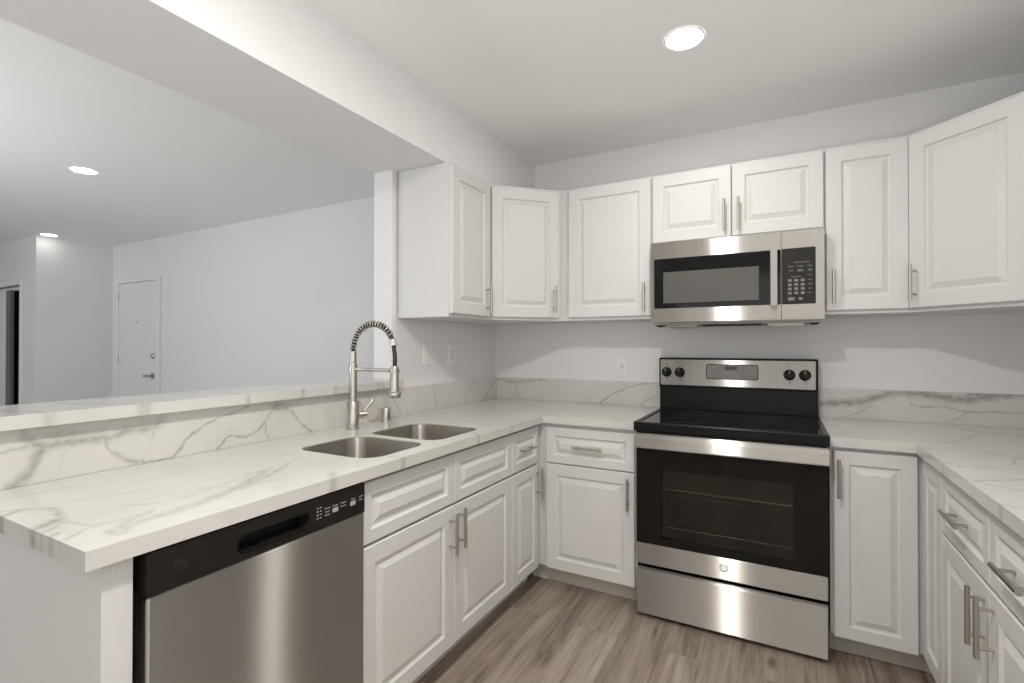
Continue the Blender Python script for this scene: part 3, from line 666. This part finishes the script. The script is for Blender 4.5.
def holed_plate(bm, F, a0, a1, z0, z1, hole, b0, b1):
    """rectangular plate with a convex hole outline (list of (a,z), counter-clockwise from +a,+z corner)"""
    n = len(hole); ca = sum(p[0] for p in hole)/n; cz = sum(p[1] for p in hole)/n
    ha = max(p[0] for p in hole)-ca; hz = max(p[1] for p in hole)-cz
    def out(p):
        # push the hole point to the outer rectangle, keeping corners of the plate
        da, dz = (p[0]-ca)/ha, (p[1]-cz)/hz; k = max(abs(da), abs(dz)); da, dz = da/k, dz/k
        return (ca+da*((a1-ca) if da > 0 else (ca-a0)), cz+dz*((z1-cz) if dz > 0 else (cz-z0)))
    O = [out(p) for p in hole]
    # snap nearest to the real corners
    for C in ((a1, z1), (a0, z1), (a0, z0), (a1, z0)):
        i = min(range(n), key=lambda k: ((O[k][0]-C[0])/(a1-a0))**2+((O[k][1]-C[1])/(z1-z0))**2); O[i] = C
    def L(P, b_): return [bm.verts.new(F.p(a, b_, z)) for a, z in P]
    of, hf, ob_, hb = L(O, b1), L(hole, b1), L(O, b0), L(hole, b0)
    for i in range(n):
        j = (i+1) % n
        bm.faces.new((of[i], of[j], hf[j], hf[i])); bm.faces.new((ob_[i], hb[i], hb[j], ob_[j]))
        bm.faces.new((of[i], ob_[i], ob_[j], of[j])); bm.faces.new((hf[i], hf[j], hb[j], hb[i]))

# ================================================================== STOVE
t = thing('stove', 'freestanding stainless steel electric stove with black glass cooktop and oven door', 'stove', ((SX0+SX1)/2, -0.34, 0))
x0, x1 = SX0+0.004, SX1-0.004
bm = B()
bx(bm, x0, x0+0.02, -0.630, -0.010, 0.025, 0.852); bx(bm, x1-0.02, x1, -0.630, -0.010, 0.025, 0.852); bx(bm, x0+0.02, x1-0.02, -0.03, -0.010, 0.025, 0.852)
bx(bm, x0+0.02, x1-0.02, -0.620, -0.03, 0.205, 0.235); bx(bm, x0+0.02, x1-0.02, -0.62, -0.03, 0.80, 0.852)
for fx in (x0+0.03, x1-0.06):
    for fy in (-0.58, -0.08): bx(bm, fx, fx+0.03, fy, fy+0.03, 0.0, 0.026)
obj('body', bm, M['black'], t)
bm = B()
bx(bm, x0+0.02, x0+0.05, -0.615, -0.03, 0.236, 0.80); bx(bm, x1-0.05, x1-0.02, -0.615, -0.03, 0.236, 0.80); bx(bm, x0+0.05, x1-0.05, -0.06, -0.03, 0.236, 0.80)
bx(bm, x0+0.05, x1-0.05, -0.615, -0.06, 0.236, 0.25); bx(bm, x0+0.05, x1-0.05, -0.615, -0.06, 0.785, 0.80)
obj('oven_cavity', bm, M['oven_in'], t)
for zr in (0.405, 0.578):
    bm = B()
    for yy in (-0.60, -0.08): cyl(bm, (x0+0.055, yy, zr), (x1-0.055, yy, zr), 0.0032, n=8)
    for i in range(19): xx = x0+0.06+(x1-x0-0.12)*i/18; cyl(bm, (xx, -0.60, zr+0.003), (xx, -0.08, zr+0.003), 0.0015, n=6)
    for xx in (x0+0.055, x1-0.055): cyl(bm, (xx, -0.60, zr), (xx, -0.08, zr), 0.003, n=8)
    obj('oven_rack', bm, M['chrome'], t, smooth=True)
# cooktop: rim + glass
bm = B(); zc = 0.893
bx(bm, x0-0.002, x1+0.002, -0.694, -0.668, 0.852, zc, 0.004, seg=2)
bx(bm, x0-0.002, x0+0.022, -0.668, -0.10, 0.852, zc, 0.003); bx(bm, x1-0.022, x1+0.002, -0.668, -0.10, 0.852, zc, 0.003)
bx(bm, x0+0.02, x1-0.02, -0.125, -0.10, 0.852, zc, 0.003); bx(bm, x0+0.01, x1-0.01, -0.685, -0.64, 0.843, 0.856)
ck = obj('cooktop', bm, M['black'], t)
bm = B(); bx(bm, x0+0.021, x1-0.021, -0.669, -0.124, 0.853, zc-0.004); gp = obj('cooktop_glass', bm, M['ceran'], ck)
FT = Fr((0, 0, zc-0.004), (1, 0, 0), (0, 0, 1))
class FrT:
    def p(s, a, b_, z): return Vector((a, z, zc-0.004+b_))
for bxx, byy, br_ in ((x0+0.20, -0.52, 0.10), (x1-0.20, -0.52, 0.115), (x0+0.20, -0.25, 0.075), (x1-0.20, -0.25, 0.075)):
    bm = B(); ring_bm(bm, FrT(), bxx, 0.0001, byy, br_, 0.0025, 0.0003, n=48); ring_bm(bm, FrT(), bxx, 0.0001, byy, br_*0.62, 0.0015, 0.0003, n=40)
    obj('burner_ring', bm, M['burner'], ck)
# backguard
bm = B()
bx(bm, x0-0.008, x1-0.002, -0.100, -0.010, 0.8805, 1.012, 0.003); bx(bm, x0+0.005, x1-0.005, -0.099, -0.012, 0.853, 0.882); bx(bm, x0-0.013, x1-0.001, -0.096, -0.010, 1.008, 1.170, 0.006, seg=2)
bg = obj('backguard', bm, M['black'], t)
FG = BACK(-0.096)
bm = B(); rr_plate(bm, FG, x0-0.003, x1-0.012, 1.020, 1.160, 0.004, 0, 0.006, ch=0.0015); obj('control_panel', bm, M['steel_hi'], bg)
FG = BACK(-0.102)
bm = B(); rr_plate(bm, FG, 1.362, 1.614, 1.058, 1.138, 0.012, 0, 0.0025, ch=0.001); obj('display_bezel', bm, M['black'], bg)
bm = B(); rr_plate(bm, FG, 1.366, 1.610, 1.062, 1.134, 0.010, 0, 0.0032); dp = obj('display', bm, M['disp'], bg)
bm = B(); FG2 = BACK(-0.1052); rr_plate(bm, FG2, 1.455, 1.515, 1.108, 1.128, 0.001, 0, 0.0004); obj('clock_window', bm, M['dispd'], dp)
for i in range(3):
    for j in range(2):
        for q in (1.380+i*0.024, 1.526+i*0.026):
            bm = B(); rr_plate(bm, FG2, q, q+0.014, 1.075+j*0.028, 1.082+j*0.028, 0.001, 0, 0.0004); obj('button', bm, M['mark2'], dp)
bm = B()
for cx_ in (1.156, 1.226, 1.753, 1.820):
    for zz in (1.136, 1.050): text_bm(bm, 'OFF' if zz > 1.1 else 'HI', FG, cx_, 0.0004, zz, 0.008)
for zz in (1.100, 1.082): text_bm(bm, 'ON', FG, 1.285, 0.0004, zz, 0.007)
obj('control_print', bm, M['mark2'], bg)
for cx_ in (1.156, 1.226, 1.753, 1.820):
    bm = B(); lathe(bm, (cx_, -0.102, 1.091), (0, -1, 0), [(0, 0), (0.0265, 0), (0.0265, 0.006), (0.0225, 0.009), (0.0205, 0.026), (0.017, 0.029), (0, 0.029)], n=32)
    k = obj('knob', bm, M['black'], bg, smooth=True)
    bm = B(); bx(bm, cx_-0.0045, cx_+0.0045, -0.142, -0.128, 1.074, 1.112, 0.002); obj('grip', bm, M['blackmat'], k)
    bm = B(); bx(bm, cx_-0.001, cx_+0.001, -0.1428, -0.1415, 1.100, 1.111); obj('pointer', bm, M['plastic'], k)
# oven door
zf0, zf1, zg = 0.246, 0.845, 0.340
FO = BACK(-0.632)
bm = B(); bx(bm, x0+0.004, x1-0.004, -0.668, -0.634, zf0, zg, 0.003); bx(bm, x0+0.004, x1-0.004, -0.662, -0.634, 0.772, zf1, 0.003); bx(bm, x0+0.012, x0+0.05, -0.6315, -0.622, zf0+0.01, zf1-0.01); bx(bm, x1-0.05, x1-0.012, -0.6315, -0.622, zf0+0.01, zf1-0.01); bx(bm, x0+0.012, x1-0.012, -0.636, -0.622, zf0+0.01, zg-0.01); bx(bm, x0+0.012, x1-0.012, -0.636, -0.622, 0.782, zf1-0.01)
od = obj('oven_door', bm, M['steel'], t)
wx0, wx1, wz0, wz1 = 1.242, 1.755, 0.371, 0.682
bm = B(); holed_plate(bm, FO, x0+0.004, x1-0.004, zg, 0.772, rr_pts(wx0, wx1, wz0, wz1, 0.008), 0.0, 0.034); obj('door_glass', bm, M['blackgls'], od)
bm = B(); bx(bm, wx0-0.002, wx1+0.002, -0.656, -0.652, wz0-0.002, wz1+0.002); obj('oven_window', bm, M['ovenglass'], od)
bm = B(); ha0, ha1 = x0+0.001, x1-0.001
P = [(-0.694, 0.776), (-0.700, 0.782), (-0.700, 0.822), (-0.694, 0.836), (-0.680, 0.842), (-0.664, 0.842), (-0.664, 0.832), (-0.680, 0.830), (-0.686, 0.820), (-0.686, 0.776)]
A = [bm.verts.new((ha0, y, z)) for y, z in P]; C = [bm.verts.new((ha1, y, z)) for y, z in P]
for i in range(len(P)): bm.faces.new((A[i], A[(i+1) % len(P)], C[(i+1) % len(P)], C[i]))
bm.faces.new(A[::-1]); bm.faces.new(C)
for a, c in ((ha0, ha0+0.018), (ha1-0.018, ha1)): bx(bm, a, c, -0.688, -0.6622, 0.780, 0.832)
obj('oven_handle', bm, M['steel_hi'], od)
emblem(BACK(-0.6682), 1.500, 0, 0.298, 0.0165, od)
bm = B(); bx(bm, x0+0.004, x1-0.004, -0.668, -0.630, 0.020, 0.219, 0.003); dr = obj('storage_drawer', bm, M['steel'], t)

# ================================================================== MICROWAVE
t = thing('microwave', 'stainless steel over-the-range microwave hung between the upper cabinets', 'microwave', (1.505, -0.2, 1.345))
a0, a1, mz0, mz1 = 1.1315, 1.8865, 1.352, 1.7555
bm = B(); bx(bm, a0+0.004, a1-0.004, -0.348, -0.005, mz0, mz1, 0.002); obj('housing', bm, M['steel_hi'], t)
FM = BACK(-0.349); dsx = 1.718
bm = B()
holed_plate(bm, FM, a0+0.002, dsx-0.001, mz0+0.004, mz1-0.001, rr_pts(1.1505, 1.7163, 1.424, 1.6745, 0.004), 0, 0.038)
md = obj('microwave_door', bm, M['steel_hi'], t)
bm = B(); rr_plate(bm, FM, 1.151, 1.7158, 1.4245, 1.674, 0.0035, 0.004, 0.037); dg_ = obj('door_glass', bm, M['blackgls'], md)
bm = B(); rr_plate(bm, BACK(-0.386), 1.196, 1.627, 1.450, 1.606, 0.003, 0, 0.0006); obj('viewing_window', bm, M['mwwin'], dg_)
bm = B(); holed_plate(bm, FM, dsx+0.001, a1-0.002, mz0+0.004, mz1-0.001, rr_pts(1.7197, 1.852, 1.424, 1.676, 0.004), 0, 0.038); cp = obj('control_side', bm, M['steel_hi'], t)
bm = B(); rr_plate(bm, FM, 1.720, 1.8515, 1.4245, 1.6755, 0.0035, 0.004, 0.037); kp = obj('keypad', bm, M['blackmat'], cp)
FK = BACK(-0.3862); bm = B(); kd = -0.010
def button(a, c, z0, z1):
    q = B(); rr_plate(q, FK, a+kd, c+kd, z0, z1, 0.002, 0, 0.0002); obj('button', q, M['mark2'], kp)
for j, row in enumerate(('123', '456', '789', '*0#')):
    for i, ch_ in enumerate(row):
        button(1.7540+i*0.0250, 1.7700+i*0.0250, 1.5245-j*0.019, 1.5365-j*0.019); text_bm(bm, ch_, FK, 1.762+i*0.025+kd, 0.0006, 1.5305-j*0.019, 0.0125)
text_bm(bm, 'Convenience Cooking', FK, 1.807+kd, 0.0004, 1.611, 0.0068)
for a, z, q_ in ((1.767, 1.594, 'Popcorn'), (1.803, 1.594, 'Beverage'), (1.840, 1.594, 'Reheat'), (1.767, 1.575, 'Potato'), (1.803, 1.577, 'Defrost'), (1.803, 1.571, 'Wt/Time'), (1.840, 1.577, 'Cook'), (1.840, 1.571, 'Time'),
                (1.787, 1.547, 'Express Cook'), (1.840, 1.553, 'Power'), (1.840, 1.531, 'Timer'), (1.840, 1.512, 'Add 30'), (1.840, 1.493, 'Light'), (1.840, 1.474, 'Surface')): text_bm(bm, q_, FK, a+kd, 0.0004, z, 0.0066)
button(1.754, 1.781, 1.440, 1.456); button(1.796, 1.812, 1.442, 1.454)
text_bm(bm, 'Start', FK, 1.7675+kd, 0.0006, 1.448, 0.009); text_bm(bm, 'Off', FK, 1.804+kd, 0.0006, 1.448, 0.008)
obj('control_print', bm, M['mark'], kp)
bm = B(); bx(bm, dsx-0.004, dsx+0.004, -0.3495, -0.3482, mz0+0.004, mz1-0.001); obj('door_seam', bm, M['black'], t)
bm = B(); FH = BACK(-0.387)
rr_plate(bm, FH, 1.674, 1.703, 1.418, 1.680, 0.004, 0.022, 0.034, ch=0.002); fbx(bm, FH, 1.696, 1.7025, 0, 0.023, 1.419, 1.4235); fbx(bm, FH, 1.680, 1.700, 0, 0.023, 1.6725, 1.679); fbx(bm, FH, 1.680, 1.700, 0, 0.023, 1.419, 1.4235)
obj('door_handle', bm, M['steel_hi'], md)
emblem(BACK(-0.3872), 1.498, 0, 1.716, 0.0135, md)
bm = B(); bx(bm, a0+0.01, a1-0.01, -0.345, -0.01, mz0-0.010, mz0-0.0002, 0.002); un = obj('underside', bm, M['mark'], t)
for a, c in ((1.20, 1.35), (1.66, 1.81)):
    bm = B(); bx(bm, a, c, -0.34, -0.20, mz0-0.021, mz0-0.0102, 0.002)
    for i in range(7): bx(bm, a+0.008, c-0.008, -0.333+i*0.018, -0.325+i*0.018, mz0-0.023, mz0-0.0212)
    obj('grease_filter', bm, M['steel_hi'], un)
bm = B(); bx(bm, 1.375, 1.635, -0.347, -0.24, mz0-0.019, mz0-0.0102, 0.001); obj('vent_slot', bm, M['black'], un)
for q in (a0+0.02, a1-0.05):
    bm = B(); bx(bm, q, q+0.03, -0.34, -0.26, mz0-0.015, mz0-0.0102, 0.001)
    for i in range(4): bx(bm, q+0.003, q+0.027, -0.335+i*0.02, -0.325+i*0.02, mz0-0.018, mz0-0.0148)
    obj('mounting_tab', bm, M['black'], un)

# ================================================================== DISHWASHER
t = thing('dishwasher', 'stainless steel dishwasher with black control strip under the peninsula worktop', 'dishwasher', (0.33, -2.148, 0))
y0, y1 = -2.4475, -1.867
FD = LEFT(0.600)
bm = B(); bx(bm, 0.04, 0.598, y0+0.004, y1-0.004, 0.10, 0.838, 0.003); bx(bm, 0.10, 0.53, y0+0.02, y1-0.02, 0.001, 0.10); obj('tub', bm, M['black'], t)
bm = B(); bx(bm, 0.600, 0.642, y0+0.012, y1-0.003, 0.125, 0.752, 0.005, seg=3); bx(bm, 0.57, 0.60, y0+0.012, y1-0.003, 0.125, 0.752); dd = obj('dishwasher_door', bm, M['steel_dw'], t)
bm = B(); bx(bm, 0.54, 0.556, y0+0.01, y1-0.01, 0.012, 0.12); obj('kick_plate', bm, M['black'], t)
FD2 = LEFT(0.600)
hole = rr_pts(-2.252, -2.066, 0.772, 0.808, 0.014)
bm = B(); holed_plate(bm, FD2, y0+0.012, y1-0.003, 0.7535, 0.838, hole, 0.0, 0.0425); pn = obj('control_strip', bm, M['blackmat'], dd)
bm = B(); rr_plate(bm, FD2, -2.256, -2.062, 0.769, 0.811, 0.016, 0.002, 0.008); obj('handle_pocket', bm, M['black'], pn)
bm = B(); lip = rr_pts(-2.254, -2.064, 0.770, 0.810, 0.016); n = len(lip)
tube(bm, [FD2.p(a, 0.0425, z) for a, z in lip+lip[:1]], 0.0022, n=6, caps=False); obj('pocket_rim', bm, M['blackgls'], pn, smooth=True)
FD3 = LEFT(0.6426); bm = B()
for j in range(4): rr_plate(bm, FD3, -2.040, -2.034, 0.782+j*0.009, 0.785+j*0.009, 0.001, 0, 0.0003); rr_plate(bm, FD3, -2.030, -2.024, 0.782+j*0.009, 0.785+j*0.009, 0.001, 0, 0.0003)
for k, s in ((-2.005, ('Heavy', 'Auto', 'Rinse')), (-1.950, ('Steam', 'Boost')), (-1.885, ('Lock', 'Dry'))):
    for j, q in enumerate(s): text_bm(bm, q, FD3, k, 0.0003, 0.803-j*0.009, 0.008)
for a in (-1.988, -1.925): rr_plate(bm, FD3, a, a+0.020, 0.785, 0.797, 0.002, 0, 0.0003)
text_bm(bm, 'Start', FD3, -1.914, 0.0003, 0.803, 0.008); text_bm(bm, 'Reset', FD3, -1.978, 0.0003, 0.803, 0.008)
obj('control_print', bm, M['mark'], pn)
bm = B(); ring_bm(bm, FD3, -2.375, 0, 0.795, 0.012, 0.0015); text_bm(bm, 'GE', FD3, -2.375, 0, 0.795, 0.011, shear=0.3); obj('emblem', bm, M['burner'], pn)

# ================================================================== SINK
t = thing('sink', 'undermount stainless steel double-bowl sink in the quartz worktop', 'sink', (0.4, -1.44, HC-0.25))
def bowl(b_, dep):
    bm = B(); x0_, x1_, y0_, y1_ = b_; z0 = HC-CT-0.001
    def ring(ins, z, r): return [bm.verts.new((a, c, z)) for a, c in rr_pts(x0_+ins, x1_-ins, y0_+ins, y1_-ins, r, 8)]
    spec = [(0.0035, HC-0.005, 0.072), (0.0008, HC-0.0045, 0.074), (0.0012, HC-0.008, 0.074), (0.002, z0-0.006, 0.073), (0.004, z0-dep+0.03, 0.072), (0.010, z0-dep+0.010, 0.066), (0.028, z0-dep, 0.05), (0.13, z0-dep-0.004, 0.02)]
    prev = None
    for ins, z, r in spec:
        g = ring(ins, z, r)
        if prev:
            for i in range(len(g)): bm.faces.new((prev[i], prev[(i+1) % len(g)], g[(i+1) % len(g)], g[i]))
        prev = g
    bm.faces.new(prev)
    cx_, cy_ = (x0_+x1_)/2, (y0_+y1_)/2
    o = obj('bowl', bm, M['steel_sink'], t, smooth=True)
    bm = B(); lathe(bm, (cx_, cy_, z0-dep-0.003), (0, 0, 1), [(0.045, -0.002), (0.045, 0.003), (0.038, 0.002), (0.030, -0.001), (0, -0.001)], n=28); obj('drain', bm, M['chrome'], o, smooth=True)
def bowl_out(b_): return (b_[0], b_[1], b_[2], b_[3])
bowl(BL, 0.20); bowl(BR, 0.19)

# ================================================================== FAUCET
fx, fy = 0.106, -1.401
t = thing('faucet', 'tall spring-neck pull-down kitchen faucet standing behind the sink', 'faucet', (fx, fy, HC))
bm = B(); lathe(bm, (fx, fy, HC), (0, 0, 1), [(0, 0), (0.027, 0), (0.027, 0.004), (0.0245, 0.006), (0.0245, 0.118), (0.023, 0.120), (0.0165, 0.121), (0.0165, 0.285), (0.0145, 0.287), (0.0135, 0.288), (0.0135, 0.332), (0.0, 0.332)], n=32)
bd = obj('column', bm, M['faucet'], t, smooth=True)
# path of the hose
path = [Vector((fx, fy, HC+0.305+0.01*i)) for i in range(4)]
cxh, rx_, rz_ = (fx+0.334)/2, (0.334-fx)/2, 0.108; zb = HC+0.342
for i in range(33):
    th = math.pi*(1-i/32); path.append(Vector((cxh+rx_*math.cos(th), fy, zb+rz_*math.sin(th))))
down = [Vector((0.336+0.003*math.sin(i/6*math.pi), fy, zb-0.085*i/6)) for i in range(1, 7)]
bm = B(); tube(bm, path+down, 0.0085, n=12); obj('hose', bm, M['rubber'], t, smooth=True)
# spring coils
bm = B(); cum = [0]
P_ = path[2:32]
for a, c in zip(P_, P_[1:]): cum.append(cum[-1]+(c-a).length)
Ltot = cum[-1]; turns = 21; pts = []
for i in range(turns*12+1):
    s = Ltot*i/(turns*12); k = max(j for j in range(len(cum)) if cum[j] <= s+1e-9); k = min(k, len(P_)-2)
    f_ = (s-cum[k])/max(1e-9, cum[k+1]-cum[k]); p = P_[k].lerp(P_[k+1], f_); d = (P_[k+1]-P_[k]).normalized()
    s1 = Vector((0, 1, 0)); s2_ = d.cross(s1).normalized(); th = 2*math.pi*i/12
    pts.append(p+(s1*math.cos(th)+s2_*math.sin(th))*0.0128)
tube(bm, pts, 0.0024, n=6); obj('spring_coil', bm, M['faucet'], t, smooth=True)
bm = B(); pe = path[33]; de = (path[34]-path[32]).normalized(); cyl(bm, pe-de*0.010, pe+de*0.016, 0.0145, n=20); obj('spring_collar', bm, M['chrome'], t, smooth=True)
hx = 0.337; zt = zb-0.070
bm = B(); lathe(bm, (hx, fy, zt+0.004), (0, 0, -1), [(0, 0), (0.0145, 0), (0.016, 0.004), (0.0185, 0.095), (0.019, 0.103), (0.0255, 0.107), (0.0265, 0.111), (0.0265, 0.124), (0.024, 0.128), (0, 0.128)], n=28)
sh = obj('spray_head', bm, M['faucet'], t, smooth=True)
bm = B(); za = HC+0.258; cyl(bm, (fx+0.010, fy, za), (hx-0.014, fy, za), 0.0075, n=14); lathe(bm, (hx, fy, za-0.010), (0, 0, 1), [(0.0165, 0), (0.0205, 0), (0.0205, 0.016), (0.0165, 0.016), (0.0165, 0)], n=24)
lathe(bm, (fx, fy, za-0.009), (0, 0, 1), [(0.0165, 0), (0.019, 0), (0.019, 0.018), (0.0165, 0.018)], n=24); obj('docking_arm', bm, M['faucet'], t, smooth=True)
bm = B(); ld = Vector((0.35, 0.94, 0)).normalized(); hz = HC+0.060; c0_ = Vector((fx, fy, hz))
cyl(bm, c0_+ld*0.02, c0_+ld*0.050, 0.0175, n=22); cyl(bm, c0_+ld*0.050, c0_+ld*0.062, 0.0135, n=22)
cyl(bm, c0_+ld*0.045+Vector((0, 0, 0.010)), c0_+ld*0.090+Vector((0, 0, 0.060)), 0.0048, 0.0056, n=14); obj('lever', bm, M['faucet'], t, smooth=True)

t = thing('air_gap', 'small brushed metal air gap cap standing right of the faucet', 'air gap', (0.060, -1.152, HC))
bm = B(); lathe(bm, (0.060, -1.152, HC), (0, 0, 1), [(0, 0), (0.025, 0), (0.025, 0.004), (0.0225, 0.005), (0.0225, 0.057), (0.020, 0.062), (0, 0.063)], n=28); g = obj('cap', bm, M['faucet'], t, smooth=True)
bm = B(); bx(bm, 0.075, 0.0835, -1.158, -1.150, HC+0.012, HC+0.044, 0.001); obj('slot', bm, M['slot'], g)

# ================================================================== OUTLETS / SWITCHES
def plate(F, a, z, kind, label, name, cat, w_=0.074, h_=0.118):
    o = F.p(a, 0, z); t = thing(name, label, cat, o)
    bm = B(); rr_plate(bm, F, a-w_/2, a+w_/2, z-h_/2, z+h_/2, 0.004, 0.0002, 0.006, ch=0.002); obj('cover_plate', bm, M['plastic'], t)
    if kind == 'outlet':
        bm = B(); rr_plate(bm, F, a-0.0165, a+0.0165, z-0.034, z+0.034, 0.003, 0.006, 0.0075, ch=0.0005); s = obj('socket_face', bm, M['plastic'], t)
        bm = B()
        for dz in (-0.019, 0.019):
            for da in (-0.0063, 0.0063): fbx(bm, F, a+da-0.001, a+da+0.001, 0.0074, 0.0078, z+dz-0.004, z+dz+0.004)
            rr_plate(bm, F, a-0.002, a+0.002, z+dz-0.012, z+dz-0.008, 0.0019, 0.0074, 0.0078)
        fbx(bm, F, a-0.006, a-0.001, 0.0074, 0.0080, z-0.003, z+0.003); fbx(bm, F, a+0.001, a+0.006, 0.0074, 0.0080, z-0.003, z+0.003)
        obj('slots', bm, M['slot'], s)
    else:
        bm = B(); rr_plate(bm, F, a-0.0165, a+0.0165, z-0.033, z+0.033, 0.003, 0.006, 0.0082, ch=0.0005); s = obj('rocker', bm, M['plastic'], t)
        bm = B(); fbx(bm, F, a-0.0012, a+0.0012, 0.0081, 0.0085, z-0.006, z+0.001); obj('indicator', bm, M['slot'], s)
FW = LEFT(-0.010); FBW = BACK(0.0)
plate(FW, -0.745, 1.19, 'switch', 'white wall switch above the worktop, nearer the faucet', 'light_switch', 'switch')
plate(FW, -0.520, 1.185, 'outlet', 'white power outlet on the left wall under the end upper cabinet', 'power_outlet', 'outlet')
plate(FBW, 0.877, 1.108, 'outlet', 'white power outlet on the back wall, just left of the stove', 'power_outlet', 'outlet')
plate(FBW, -4.015, 1.16, 'switch', 'white light switch on the living room wall beside the entry door', 'light_switch', 'switch', 0.11, 0.12)
